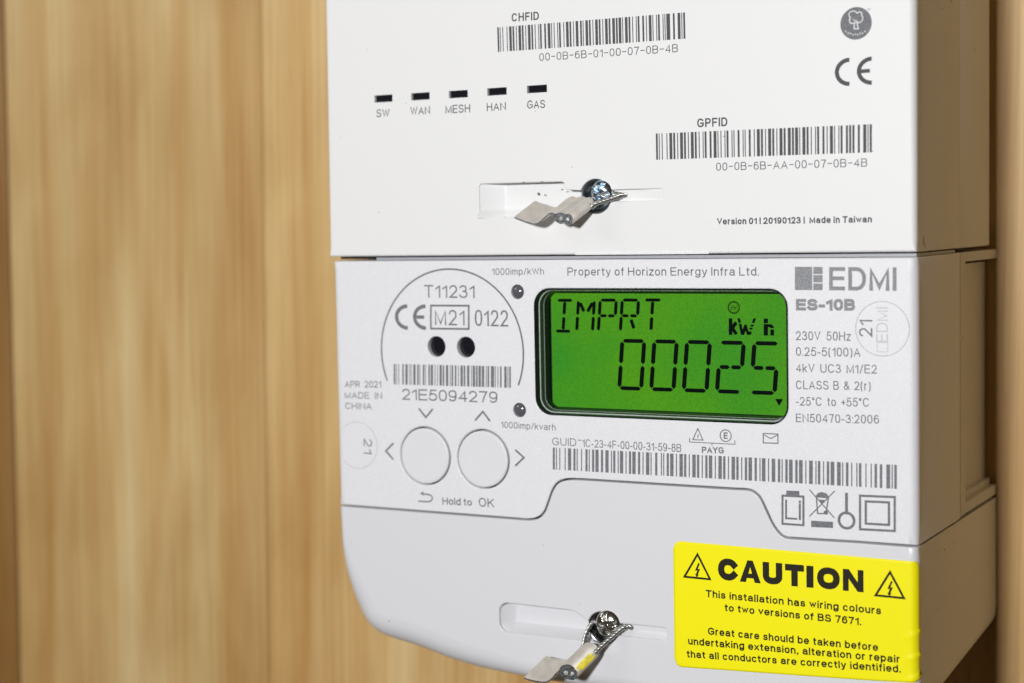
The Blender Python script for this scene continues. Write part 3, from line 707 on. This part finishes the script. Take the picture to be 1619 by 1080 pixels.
ce_mark((624.2,480.8,645,521.6), (652.7,481,673.7,521.8), INKM, panel)
def mark(name, fn, label=None, mt=None, parent=None):
    ink = Ink(); fn(ink); return ink.out(name, mt or INKM, parent or panel, label=label)
Fp = lambda L_: [F(*p) for p in L_]
px = .135   # about one photograph pixel on the face, mm
mark('printed_symbol', lambda k: k.stroke(Fp([(681.3,483.2),(741.2,483.4),(741.2,520.2),(681.3,519.6)]), .40, True), 'box around M21')
ca, cb, cc = F(612,600.6), F(712,425.5), F(820,608)
def arc3(a, b, c, n=80):
    ax_, ay, bx_, by, cx, cy = *a, *b, *c
    d = 2*(ax_*(by-cy)+bx_*(cy-ay)+cx*(ay-by))
    ux = ((ax_**2+ay**2)*(by-cy)+(bx_**2+by**2)*(cy-ay)+(cx**2+cy**2)*(ay-by))/d
    uy = ((ax_**2+ay**2)*(cx-bx_)+(bx_**2+by**2)*(ax_-cx)+(cx**2+cy**2)*(bx_-ax_))/d
    r = math.hypot(ax_-ux, ay-uy); t0 = math.atan2(ay-uy, ax_-ux); t1 = math.atan2(cy-uy, cx-ux)
    if t0 > 0: t0 -= 2*PI
    t0 = t0 if t0 < t1 else t0-2*PI
    return [(ux+r*math.cos(t0+(t1-t0)*i/n), uy+r*math.sin(t0+(t1-t0)*i/n)) for i in range(n+1)]
mark('printed_symbol', lambda k: k.stroke(arc3(ca, cb, cc), .36), 'large arc round the approval marks')
for P in ([(662.2,645.7),(673.3,660.1),(684.4,646.5)], [(751.1,665),(763.5,650.7),(774.6,665.8)], [(622.1,700.6),(610.2,713.2),(622.1,726.6)], [(814.7,711.2),(828.3,723.6),(814.7,736.7)]):
    mark('printed_arrow', lambda k: k.stroke(Fp(P), .40, cap=False))
def ret(k):
    k.stroke(spline(Fp([(667,781.2),(677,781.8),(682.5,784.6),(683.4,788.6),(679,793),(662.4,792.4)]), 5), .30)
    k.poly(Fp([(664.2,780.4),(669.5,777),(669.5,783.6)]))
mark('printed_arrow', ret, 'return arrow')
def logo(k):
    for x0, y0, x1, y1 in ((1256.8,421.8,1284.3,458.6),(1286,422.0,1300.6,433.4),(1286,435,1300.6,446.4),(1286,448.2,1300.6,458.8)):
        k.poly(Fp([(x0,y0),(x1,y0+.1),(x1,y1+.1),(x0,y1)]))
mark('maker_logo', logo, mt=INKL)
def tri(k, P, w, inner=True, bolt=1.0):
    A, B, C = P; k.stroke([A, B, C], w, True)
    cx, cy = (A[0]+B[0]+C[0])/3, (A[1]+B[1]+C[1])/3; s = (C[0]-B[0])*bolt
    k.poly([(cx+x*s, cy+y*s) for x, y in ((.05,-.30),(-.10,.03),(-.005,.015),(-.06,.17),(-.10,.155),(-.03,.30),(.07,.17),(.02,.18),(.12,-.06),(.02,-.045),(.11,-.27))])
def payg(k):
    tri(k, Fp([(1103.3,677.8),(1095.4,695.2),(1111.4,695.8)]), .20, bolt=.75)
    c = F(1147.4, 688.9); k.stroke(circle(*c, 1.15), .20, True)
    text(k, 'E', (c[0]-.42, c[1]+.65), (c[0]+.42, c[1]+.65), 1.3, wt=.2)
    k.stroke(Fp([(1090.3,693.1),(1090.3,698.9),(1161.9,702.5),(1161.9,696.8)]), .17); k.stroke(Fp([(1125.7,700.5),(1125.7,704)]), .17)
mark('printed_symbol', payg, 'warning triangle and circled E over a bracket')
def env(k):
    k.stroke(Fp([(1206.8,685.4),(1230,686.3),(1230,701),(1206.8,700.2)]), .22, True); k.stroke(Fp([(1208,687.5),(1218.5,693.5),(1229,688)]), .20)
mark('printed_symbol', env, 'envelope symbol')
def batt(k):
    k.stroke(Fp([(1237.2,783.6),(1270.3,785.2),(1270.3,830.4),(1237.2,828.2)]), .42, True); k.poly(Fp([(1243.1,775.5),(1263.8,776.4),(1263.8,783.2),(1243.1,782.2)]))
    k.stroke(Fp([(1242.9,791.5),(1242.9,819.4),(1259,820.4)]), .38); k.stroke(Fp([(1264.6,798.2),(1264.6,820.5)]), .42); k.stroke(Fp([(1264.6,793),(1264.6,794)]), .42)
mark('printed_symbol', batt, 'lithium battery symbol')
def bin_(k):
    k.stroke(Fp([(1280.3,774.9),(1318.8,818.4)]), .22); k.stroke(Fp([(1319.2,776.9),(1280.3,816)]), .22)
    k.stroke(Fp([(1290.7,784.3),(1292.8,812),(1306,812),(1310,786)]), .26); k.poly(Fp([(1290,784),(1293,779.5),(1299,778),(1306,779.8),(1311.5,785.5),(1309,788),(1291,786.5)]))
    k.poly(Fp([(1295,790),(1304,790.5),(1299.5,797)])); k.poly([(p[0], p[1]) for p in circle(*F(1305.8, 810.5), .42, 20)])
    k.poly(Fp([(1282.6,823.2),(1317,825),(1317,834.9),(1282.6,833.2)]))
mark('printed_symbol', bin_, 'crossed out wheeled bin')
def pin(k):
    k.stroke(Fp([(1338.4,781.5),(1338.4,811)]), .56, cap=True); k.stroke(circle(*F(1338.4, 823), 1.48), .52, True)
mark('printed_symbol', pin, 'ring on a stem')
def sq(k):
    k.stroke(Fp([(1359.8,783.8),(1414.6,786),(1414.6,839.6),(1359.8,836.8)]), .44, True); k.stroke(Fp([(1368.9,792.8),(1405.4,794.4),(1405.6,830),(1368.9,827.8)]), .44, True)
mark('printed_symbol', sq, 'double square')
mark('printed_symbol', lambda k: k.stroke(Fp([(914.4,696),(918.2,696.1)]), .2), 'short dash after GUID')
barcode('21E5094279', (622.5,575.4), (807.8,579.6), (807.8,613.2), (622.5,607.6), INKM, panel, 'barcode above the serial number')
barcode('1C-23-4F-00-00-31-59-8B', (874,707.5), (1418,735.2), (1418,773), (874,742.3), INKM, panel, 'long barcode under the GUID')
# ---- round year seals
def rseal(c, r, ang, flip, lab):
    g = G(); P = circle(*c, r, 72)
    P = [(max(p[0], 1.62+.001*i), p[1]) for i, p in enumerate(P)] if c[0] < 20 else P
    disc(g, P, -.012); rs = g.out('year_seal', PAN, panel, label=lab)
    k = Ink(-.016); Q = circle(*c, r, 72)
    if c[0] > 20: k.stroke(Q, .085, True)
    else:
        Q = Q[37:]+Q[:37]; Q = [p for p in Q if p[0] > .25]; k.stroke(Q, .06, cap=False)
        k.wrap = lambda x, y, z: (x, y, z+(1.6-math.sqrt(max(0, 1.6**2-(1.6-x)**2)) if x < 1.6 else 0))
    k.out('seal_rim', SEALE, rs)
    return rs
cR = F(1395, 520); s_ = rseal(cR, 5.08, 0, 0, 'round clear seal marked 21 right of the ratings')
k = Ink(-.04); a, b = F(1379.3, 532.4), F(1379.3, 506); text(k, '21', a, b, 2.55, wt=.11, gap=.2); k.out('printed_text', INKM, s_)
k = Ink(-.04); a, b = F(1403.8, 541), F(1403.8, 486); text(k, 'EDMI', a, b, 2.2, wt=.10)
a0 = F(1387, 556); k.stroke([(a0[0], a0[1]), (a0[0]+2.0, a0[1]), (a0[0]+2.0, a0[1]-1.7), (a0[0], a0[1]-1.7)], .12, True)
k.out('embossed_text', mat('emboss', (.53,.53,.56), .4), s_)
cL = F(565.3, 703.8); s_ = rseal(cL, 5.15, 0, 0, 'round clear seal marked 21 at the left edge')
k = Ink(-.04); a, b = F(575.3, 693.6), F(575.3, 717); text(k, '21', a, b, 2.15, wt=.12, gap=.2); k.out('printed_text', INKM, s_)

# ================================================================== HUB
hub = empty('communications_hub', (65, -.6, WZ), 'white communications hub mounted above the electricity meter', 'communications hub')
lx, hyb = -.7, -.72
hy0 = -120
yT1, yB1 = F(824, 289)[1], F(824, 342)[1]; hx, hy = F(941.5, 310.5)
HOP = opening(F(758,316)[0], yT1, yB1, [(F(889,288)[0]-.1, yT1+.05), (F(890,290)[0]+.25, yT1+.4), (F(890,290)[0]+.35, yT1+1.3), (F(893,302)[0]+.5, yT1+1.75), (hx-3.3, yT1+1.95)], hx, hy, 3.5, F(1048,306)[0], F(1020,299)[1], F(1020,317)[1], .7)
slots = []
for cx, cy in ((606,156), (664.4,152.5), (724.4,149), (785.5,144.8), (848.8,140.8)):
    c = F(cx, cy); slots.append(c)
SW, SH = 4.55, 1.5
outer = corners([(.0,hy0),(129.3,hy0),(129.3,hyb),(lx,hyb)], 25)
n = len(outer); ea = []; eb = []
for i in range(n):
    p, q = outer[i], outer[(i+1)%n]; dx, dy = abs(q[0]-p[0]), abs(q[1]-p[1])
    if p[1] < -60 and q[1] < -60: ea.append(2.0); eb.append(2.0)
    elif dy > dx*3 and dy > 5: ea.append(1.7 if p[0] > 60 else 1.2); eb.append(1.7)
    else: ea.append(.45); eb.append(.45)
def cell(cx, cy): return [(cx-SW/2, cy-SH/2), (cx+SW/2, cy-SH/2-.02), (cx+SW/2, cy+SH/2-.02), (cx-SW/2, cy+SH/2)]
g = shell(outer, ea, eb, 31.4, holes=[(HOP, .25, 3.4)]+[(cell(*c), .1, 2.2) for c in slots], warp=lw)
hf = g.out('front_cover', HUB, hub, sharp=35)
g = shell(rounded([(0,hy0,8),(129.25,hy0,8),(129.25,hyb+.1,.5),(lx,hyb+.1,.5)], 6), .12, .12, 56.4, z0=31.65); 
P2 = rounded([(3,hy0+3,6),(126.7,hy0+3,6),(126.7,-3,1),(3,-3,1)], 6)
loft(g, [[(p[0], p[1], 55.5) for p in P2], [(p[0], p[1], WZ-.1) for p in P2]], False)
disc(g, rounded([(0,hy0,8),(129.25,hy0,8),(129.25,hyb+.1,.5),(lx,hyb+.1,.5)], 6), 56.4)
g.out('rear_casing', HUB, hub, sharp=35)
g = G(); box(g, 4, hy0+5, 8, 126, -3, 30); g.out('inner_core', DARK, hub)
# small lip on the lower edge
g = G(); x0, x1 = F(910,403)[0], F(1121,403)[0]; box(g, x0, hyb-.3, -.18, x1, hyb+.06, 1.2); g.out('release_lip', HUB, hub)
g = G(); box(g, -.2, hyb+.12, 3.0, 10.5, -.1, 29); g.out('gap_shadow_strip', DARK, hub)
trough(F(758,316)[0]-.2, hx-2.2, yT1-.25, yB1+.25, 3, HUB, hf, lambda u, v: 2.9-1.2*sm(.72, 1.02, v)-2.7*(1-max(0, min(1, u/.20))))
trough(hx+2.6, F(1048,306)[0]+.2, F(1020,299)[1]-.2, F(1020,317)[1]+.2, 2, HUB, hf, lambda u, v: .9-.75*max(0, (u-.45)/.55))
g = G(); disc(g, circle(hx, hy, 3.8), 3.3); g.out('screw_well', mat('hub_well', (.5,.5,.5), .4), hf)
for c in slots:
    g = G(); q = cell(*c); P = [(p[0], p[1]) for p in q]; Q = inset(P, -.15)
    loft(g, [[(p[0], p[1], 1.5) for p in Q], [(p[0], p[1], .62) for p in inset(P, .12)], [(p[0], p[1], .5) for p in inset(P, .3)]], False)
    disc(g, inset(P, .3), .5); g.out('indicator_window', LENS, hf, org=(c[0], c[1], 0))
TH = lambda *a, **k: txt(*a[:4], INKH, hf, **k)
TH('CHFID', (809.1,34.4), (852.1,31.4), 13.2, wt=.17, gap=.20)
TH('00~0B~6B~01~00~07~0B~4B', (852.9,96.6), (1071.9,82.3), 12.4, wt=.105, gap=.20)
TH('SW', (595.3,185.5), (616,184.7), 12.6, wt=.125)
TH('WAN', (649,181.8), (679.8,180.6), 12.6, wt=.125)
TH('MESH', (704.6,179.4), (743.5,177.5), 12.8, wt=.125)
TH('HAN', (769.8,175.7), (799.9,174.2), 12.6, wt=.125)
TH('GAS', (833.6,172), (861.8,170.8), 13, wt=.125)
TH('GPFID', (1102.4,201.6), (1150.2,199.4), 14, wt=.17, gap=.18)
TH('00~0B~6B~AA~00~07~0B~4B', (1132.4,270), (1371.1,263.4), 12.8, wt=.105, gap=.20)
TH('Version 01 | 20190123 |  Made in Taiwan', (1133.9,355.2), (1378.5,351.8), 10.4, wt=.20, gap=.15, space=.32)
barcode('000B6B0100070B4B', (786.1,43.4), (1083,19.6), (1083.8,61.2), (787.2,82.3), INKH, hf, 'barcode under CHFID')
barcode('000B6BAA00070B4B', (1036.8,211.3), (1378.5,196.4), (1378.5,240.9), (1037.5,252.8), INKH, hf, 'barcode under GPFID')
ce_mark((1320,92.6,1343.3,136), (1354.8,91,1378.5,134), INKH, hf)
tc_ = F(1353.4, 37)
k = Ink(); k.poly(circle(*tc_, 2.98, 64)); lg = k.out('tree_logo', mat('ink_logo', (.145,.15,.165), .6, noise=(4200,.45)), hf)
k = Ink(-.045)
def TL_(x, y): return F(1310+x/16.19, y/16.19)
k.stroke([TL_(*p) for p in spline([(650,590),(580,600),(540,550),(545,480),(560,450),(525,400),(545,320),(620,285),(690,295),(735,340),(790,305),(850,335),(850,395),(880,450),(860,530),(800,575),(730,575)], 4)], .19)
k.stroke([TL_(*p) for p in [(660,590),(655,735),(765,740),(735,600),(725,540)]], .20); k.stroke([TL_(*p) for p in [(640,500),(690,545),(690,590)]], .16)
for i in range(9):
    x = 430+i*62; y = 790+70*math.sin(i/8*PI)+(i%2)*18; k.stroke([TL_(x, y), TL_(x+18, y+34)], .11); k.stroke([TL_(x+22, y+2), TL_(x+6, y+26)], .09)
k.out('logo_line', mat('logo_line_white', (.72,.72,.72), .5), lg)
k = Ink(); a, b = F(1371,16.3), F(1376.3,16); text(k, 'TM', a, b, .32, wt=.2); k.out('printed_text', INKH, hf)

# ================================================================== SCREWS
def screw(c, z, r, rot, mt, parent, dep=1.6, ht=1.15):
    """domed head with a cross recess, built as a height field"""
    g = G(); nr, na = 26, 96; V = []
    for i in range(nr+1):
        q = r*i/nr
        for j in range(na):
            t = 2*PI*j/na; x, y = q*math.cos(t), q*math.sin(t)
            h = ht*(math.sqrt(max(0, 1-(q/r)**2*.86))-.374)/.626 if q < r*.999 else -.05
            u, v = x*math.cos(rot)+y*math.sin(rot), -x*math.sin(rot)+y*math.cos(rot)
            wd = .50; R0 = r*.80
            def arm(p, s):
                return sm(0, .10, wd-abs(s))*sm(0, .35, R0-abs(p))
            d = max(arm(u, v), arm(v, u)); d = max(d, sm(0, .5, .85-math.hypot(x, y)))
            V.append((c[0]+x, c[1]+y, z-h+dep*d))
    Fc = [(i*na+j, i*na+(j+1)%na, (i+1)*na+(j+1)%na, (i+1)*na+j) for i in range(nr) for j in range(na)]
    g.add(V, Fc, True)
    loft(g, [[(c[0]+r*math.cos(2*PI*j/48), c[1]+r*math.sin(2*PI*j/48), z+dz) for j in range(48)] for dz in (.02, .5)], True)
    loft(g, [[(c[0]+r*.5*math.cos(2*PI*j/32), c[1]+r*.5*math.sin(2*PI*j/32), z+dz) for j in range(32)] for dz in (.45, 3.0)], True)
    return g.out('screw', mt, parent, org=(c[0], c[1], z))
sU = F(946.5, 303.5, -1.2); screw(sU, .2, 2.45, .35, STEEL, hub)
sL = F(955.5, 989, -1.6); screw(sL, .1, 2.85, -.25, CHROME, meter)
# cupped washers seen as dark rims in the wells
def cup(c, r, mt, parent):
    g = G(); loft(g, [[(c[0]+q*math.cos(2*PI*j/48), c[1]+q*math.sin(2*PI*j/48), z) for j in range(48)] for q, z in ((r,.35),(r-.15,.25),(r-.5,1.6),(r-1.3,2.4),(.3,2.6))], True)
    g.out('washer', mt, parent, org=(c[0], c[1], 0))
cup((hx, hy), 3.38, mat('cup_dark_zinc', (.16,.18,.19), .3, metal=.9), hub)
cup((cxl, cyl), 3.35, mat('cup_dark_steel', (.13,.13,.135), .25, metal=.95), meter)

# ================================================================== WIRE SEALS
def cable(g, P, R=.53, r=.235, ns=4, pitch=3.3):
    P = [Vector(p) for p in P]; Q = [Vector(p) for p in spline([tuple(p) for p in P], 12)]
    s = 0.; T0 = Vector((0,0,1)); frames = []
    u = None
    for i, q in enumerate(Q):
        t = (Q[min(i+1,len(Q)-1)]-Q[max(i-1,0)]).normalized()
        if u is None: u = t.orthogonal().normalized()
        else: u = (u-t*u.dot(t)).normalized()
        if i: s += (q-Q[i-1]).length
        frames.append((q, t, u, t.cross(u), s))
    for k in range(ns+1):
        rings = []
        for q, t, u, v, s in frames:
            a = 2*PI*(s/pitch+k/ns); o = (u*math.cos(a)+v*math.sin(a))*(R-r) if k < ns else Vector((0,0,0))
            rr = r if k < ns else r*.9
            rings.append([tuple(q+o+(u*math.cos(b)+v*math.sin(b))*rr) for b in [2*PI*m_/7 for m_ in range(7)]])
        loft(g, rings, True, cap=True)
def wire_seal(label, org, front, zf, ext, plate, blob, wires, lobes, wmat, paint=None, tin=TIN):
    s = empty('wire_seal', org, label, 'wire seal', 'crimped wire seals through the screw heads')
    pl = [(*F(*p, zf),) for p in plate]; bo = [(*F(*p, zf),) for p in blob]
    # plate as a thick bent strip
    g = G(); th = .44; L_, R_ = [], []; PL = spline(pl, 5)
    a = offs(PL, th/2); b = offs(PL, -th/2); outl = a+list(reversed(b))
    for O in (outl, spline(bo+[bo[0]], 4)[:-1]):
        NSEG = 8; rings = []
        for q in range(NSEG+1):
            f = q/NSEG; O2 = O
            if q in (0, NSEG): O2 = inset(O, .06)
            z = zf+ext[2]*f
            rings.append([(p[0]+ext[0]*f, p[1]+ext[1]*f, z) for p in O2])
        loft(g, rings, True)
        g.add(rings[0], tess([[(p[0], p[1]) for p in rings[0]]]), False, 1); g.add(rings[-1], tess([[(p[0], p[1]) for p in rings[-1]]]), False, 1)
    cb = g.out('crimp', [tin, CUT], s, sharp=50)
    # dark hollow lobes with the cut cable ends
    for i, (cx, cy, r) in enumerate(lobes):
        c = F(cx, cy, zf); g = G(); rings = []
        for j, (q, dz) in enumerate(((r, -.03), (r*.92, -.10), (r*.8, -.02), (.02, .05))):
            rings.append([(c[0]+q*math.cos(2*PI*m_/24)*(1+.08*math.sin(3*m_+i)), c[1]+q*math.sin(2*PI*m_/24)*(1+.08*math.cos(2*m_)), zf+dz) for m_ in range(24)])
        loft(g, rings, True); g.out('crimp_mouth', CUT, cb)
        g = G(); E = Vector(ext).normalized()
        for m_ in range(7):
            a = m_*2*PI/6+i; q = r*.55 if m_ < 6 else 0
            p = Vector((c[0]+q*math.cos(a), c[1]+q*math.sin(a), zf-.10-.16*random.random()))
            rings = [[tuple(p+E*d+Vector((math.cos(b)*rr, math.sin(b)*rr, 0))) for b in [2*PI*t/8 for t in range(8)]] for d, rr in ((0,.10),(.02,.17),(.5,.17))]
            loft(g, rings, True, cap=True)
        g.out('wire_end', wmat, s)
    for w_ in wires:
        g = G(); cable(g, w_); g.out('cable', wmat, s)
    if paint:
        i0, i1, f0, f1 = paint; O = spline(bo+[bo[0]], 4)[:-1]; O2 = inset(O, -.035); g = G(); rows = []
        for f_i in range(9):
            f = f0+(f1-f0)*f_i/8
            row = []
            for t in range(i0, i1+1):
                ff = f+(.11*math.sin(t*2.1+f_i)+.06*math.sin(t*5.3))*(1 if f_i in (0, 8) else .25); p = O2[t%len(O2)]
                row.append((p[0]+ext[0]*ff, p[1]+ext[1]*ff, zf+ext[2]*ff))
            rows.append(row)
        loft(g, rows, True, close=False); g.out('paint_mark', YPAINT, cb)
    return s
U = lambda x, y: (800+x/8.095, 260+y/8.095)
Lw = lambda x, y: (820+x/7.717, 940+y/7.717)
def ext_(p, q, zf, zb):
    a, b = F(*p, zf), F(*q, zb); return (b[0]-a[0], b[1]-a[1], zb-zf)
def W3(f, L_): return [(*F(*f(x, y), z), z) for x, y, z in L_]
zf, zb = -5.0, -2.0
wire_seal('crimped wire seal hanging from the upper screw, on the white hub', (F(*U(900,600), zf)[0], F(*U(900,600), zf)[1], zf), None, zf, ext_(U(860,740), U(1128,530), zf, zb),
    [U(*p) for p in ((105,680),(200,718),(300,752),(370,764),(430,742),(490,690),(540,640),(590,628),(640,650))],
    [U(*p) for p in ((600,650),(640,625),(690,612),(735,618),(765,632),(800,625),(840,650),(862,700),(855,750),(820,782),(780,775),(740,760),(700,768),(650,745),(605,700))],
    [W3(U, [(1090,560,-2.6),(1160,500,-1.9),(1280,460,-1.3),(1400,425,-.5),(1490,400,.4),(1540,395,.9)]),
     W3(U, [(1060,520,-2.6),(1080,470,-1.0),(1200,400,.6),(1330,370,.5),(1440,385,.3),(1530,400,.9)])],
    [(U(705,695)[0], U(705,695)[1], .50), (U(790,710)[0], U(790,710)[1], .52)], WIRE)
zf, zb = -6.0, -2.6
wire_seal('crimped wire seal with yellow paint streak, hanging from the lower screw', (F(*Lw(700,900), zf)[0], F(*Lw(700,900), zf)[1], zf), None, zf, ext_(Lw(715,960), Lw(985,690), zf, zb),
    [Lw(*p) for p in ((65,1022),(150,1048),(240,1066),(330,1070),(400,1035),(450,975),(500,930))],
    [Lw(*p) for p in ((485,930),(510,880),(550,856),(600,850),(650,866),(695,905),(720,960),(708,1020),(665,1048),(610,1040),(570,1022),(525,1012),(490,975))],
    [W3(Lw, [(790,700,-3.2),(795,620,-2.4),(815,520,-1.4),(850,430,-.3),(900,350,.6),(960,330,1.0)]),
     W3(Lw, [(930,720,-3.4),(985,655,-2.8),(1070,575,-2.0),(1160,500,-1.2),(1230,440,-.5),(1300,400,.3),(1370,395,1.0)]),
     W3(Lw, [(1130,540,-.6),(1190,450,-.2),(1260,400,.2),(1330,395,.5),(1380,410,1.0)])],
    [(Lw(575,960)[0], Lw(575,960)[1], .62), (Lw(650,975)[0], Lw(650,975)[1], .55)], WIRE, paint=(19, 25, .08, .72), tin=mat('crimp_tin_worn', (.62,.58,.52), .42, metal=.35, bump=(500,.14), noise=(500,.12)))

# ================================================================== CAUTION LABEL
lx0, ly0 = F(1065, 900)[0], F(1085, 856.5)[1]; lx1 = 128.0
lyr = F(1400, 884)[1]; lyb0, lyb1 = F(1085, 1056)[1], F(1400, 1077)[1]
lab = empty('caution_label', ((lx0+130)/2, 84, 0), 'yellow caution sticker at lower right of the grey terminal cover', 'sticker')
RF = 1.6
def onface(s, y, lift=.05):
    """s = distance along the sheet; beyond X=128 it follows the rounded edge"""
    if s <= 127.8: return (s, y, -lift)
    t = (s-127.8)/RF
    t = min(t, 1.5)
    return (127.8+(RF+lift)*math.sin(t), y, RF-(RF+lift)*math.cos(t))
Stot = 127.8+RF*1.42
def top_y(s): return ly0+(lyr-ly0)*(s-lx0)/(125-lx0)
def bot_y(s): return lyb0+(lyb1-lyb0)*(s-lx0)/(125-lx0)-.15*sm(118, 130, s)
g = G(); NS, NT = 90, 60; rc = 1.6; V = []
for i in range(NS+1):
    s = lx0+(Stot-lx0)*(i/NS); 
    if i > NS-28: s = lx0+(Stot-lx0)*(1-((NS-i)/28)*.30*((NS-i)/28*.5+.5)*1.0*28/NS/.30) if False else s
    for j in range(NT+1):
        v = j/NT; y0, y1 = top_y(s), bot_y(s)
        dl, dr = s-lx0, Stot-s; c = 0
        if dl < rc: c = rc-math.sqrt(max(0, rc*rc-(rc-dl)**2))
        if dr < rc: c = rc-math.sqrt(max(0, rc*rc-(rc-dr)**2))
        y = y0+c+(y1-y0-2*c)*v
        e = sm(125.5, Stot, s)
        lift = .05
        for yc, am in ((70.8, .24), (75.1, .30), (79.0, .34)):
            d = y-yc+ (s-128)*.45
            if abs(d) < 3: lift += am*e*math.exp(-abs(d)*(6 if d < 0 else 1.6))
        p = onface(s, y, lift); V.append(p)
Fc = [(i*(NT+1)+j, i*(NT+1)+j+1, (i+1)*(NT+1)+j+1, (i+1)*(NT+1)+j) for i in range(NS) for j in range(NT)]
g.add(V, Fc, True); sheet = g.out('label_sheet', YEL, lab)
md = sheet.modifiers.new('thickness', 'SOLIDIFY'); md.thickness = .00005; md.offset = 0
C3 = lambda x, y: (1040+x/3.6795, 840+y/3.6795)
def LT(s, a, b, h, **k):
    ink = Ink(-.085); tpx(ink, s, a, b, h, **k); ink.out('printed_text', INKD, sheet, label='printed lettering reading '+s)
def LTc(s, boxes, yl, yr, h, wt):
    """headline, each letter fitted to its own width"""
    ink = Ink(-.085)
    X0, X1 = boxes[0][0], boxes[-1][1]
    for ch, (a, b) in zip(s, boxes):
        ya = yl+(yr-yl)*(a-X0)/(X1-X0); yb = yl+(yr-yl)*(b-X0)/(X1-X0)
        p0, p1 = F(*C3(a, ya)), F(*C3(b, yb)); t = F(*C3(a, ya-h)); hh = abs(p0[1]-t[1])
        w = wt
        if ch in 'AN':
            q = lambda u, v: (p0[0]+(p1[0]-p0[0])*u, p0[1]+(p1[1]-p0[1])*u-hh*v); z = ink._z()
            LS = [[q(*c) for c in ((0,0),(.37,1),(.63,1),(1,0),(.71,0),(.655,.19),(.345,.19),(.29,0))], [q(*c) for c in ((.415,.40),(.585,.40),(.5,.70))]] if ch == 'A' else [[q(*c) for c in ((0,0),(0,1),(.29,1),(.72,.43),(.72,1),(1,1),(1,0),(.71,0),(.28,.57),(.28,0))]]
            ink.g.add([(c[0], c[1], z) for L_ in LS for c in L_], tess(LS))
        elif ch == 'I': ink.poly([p0, p1, (p1[0], p1[1]-hh), (p0[0], p0[1]-hh)])
        else: text(ink, ch, p0, p1, hh, wt=w)
    ink.out('printed_text', INKD, sheet, label='bold black headline CAUTION')
LTc('CAUTION', [(352,470),(478,600),(612,726),(742,852),(866,907),(928,1060),(1078,1198)], 281, 355, 127, .305)
LT('This installation has wiring colours', C3(280,382), C3(1300,484), 11.8, wt=.195, space=.40, gap=.14)
LT('to two versions of BS 7671.', C3(390,464), C3(1185,547), 11.8, wt=.195, space=.40, gap=.14)
LT('Great care should be taken before', C3(293,601), C3(1283,697), 11.8, wt=.195, space=.40, gap=.14)
LT('undertaking extension, alteration or repair', C3(178,658), C3(1410,766), 11.8, wt=.195, space=.40, gap=.14)
LT('that all conductors are correctly identified.', C3(170,733), C3(1415,822), 11.6, wt=.195, space=.40, gap=.14)
for P in (((232,134),(156,264),(305,279)), ((1352,237),(1268,372),(1433,389))):
    ink = Ink(-.085); tri(ink, [F(*C3(*p)) for p in P], .42, bolt=.92); ink.out('warning_triangle', INKD, sheet)

# ================================================================== SMALL MARKS OF USE
SMUT = mat('dark_smudge', (.10,.095,.09), .7)
def blob(g, c, a, b, z, axis='z'):
    P = []
    for i in range(10):
        t = 2*PI*i/10; k = 1+.25*math.sin(3*t+c[0]*7+c[1]); P.append((c[0]+a*k*math.cos(t), c[1]+b*k*math.sin(t)))
    if axis == 'z': g.add([(p[0], p[1], z) for p in P], [tuple(range(10))])
    else: g.add([(z, p[1], p[0]) for p in P], [tuple(range(10))])
g = G()
for x, y, a, b, z in ((851,306.5,.20,.33,2.22), (861.5,308.5,.15,.15,2.22), (828,288.2,.40,.07,-.02), (857,287.0,.42,.06,-.02), (889,300,.30,.12,-.02), (762.5,325.5,.14,.12,.9)):
    blob(g, F(x, y, max(z, 0)), a, b, z)
tag(g.out('scuff_mark', SMUT, hf), kind='stuff')
def S_(px_, py_):
    r = ROT.transposed() @ Vector((px_-809.5, py_-540, FPX)); k = (129.4-CAM[0])/r.x
    return (CAM[2]+r.z*k, CAM[1]+r.y*k)
g = G()
for x, y, q in ((1493,869,.35),(1488,869.5,.2),(1482,871.5,.22),(1508,857,.28),(1475,873,.16),(1463,882,.13),(1530,878,.13),(1483,963.5,.26),(1461,988,.18),(1515,1017,.22)):
    blob(g, S_(x, y), q, q*.5, 129.412, 'x')
tag(g.out('dirt_mark', SMUT, cover), kind='stuff')
g = G()
for x, y, q in ((1504,2,.3),(1490,14,.2),(1517,81,.18),(1542,79,.25),(1474,198,.18),(1541,77,.1)):
    blob(g, S_(x, y), q, q*.6, 129.312, 'x')
tag(g.out('dirt_mark', SMUT, hf), kind='stuff')
g = G(); blob(g, S_(1461,381), .55, .9, 129.313, 'x'); blob(g, S_(1463,389), .3, .5, 129.316, 'x'); g.out('glue_stain', mat('glue_amber', (.36,.27,.07), .4), hf)
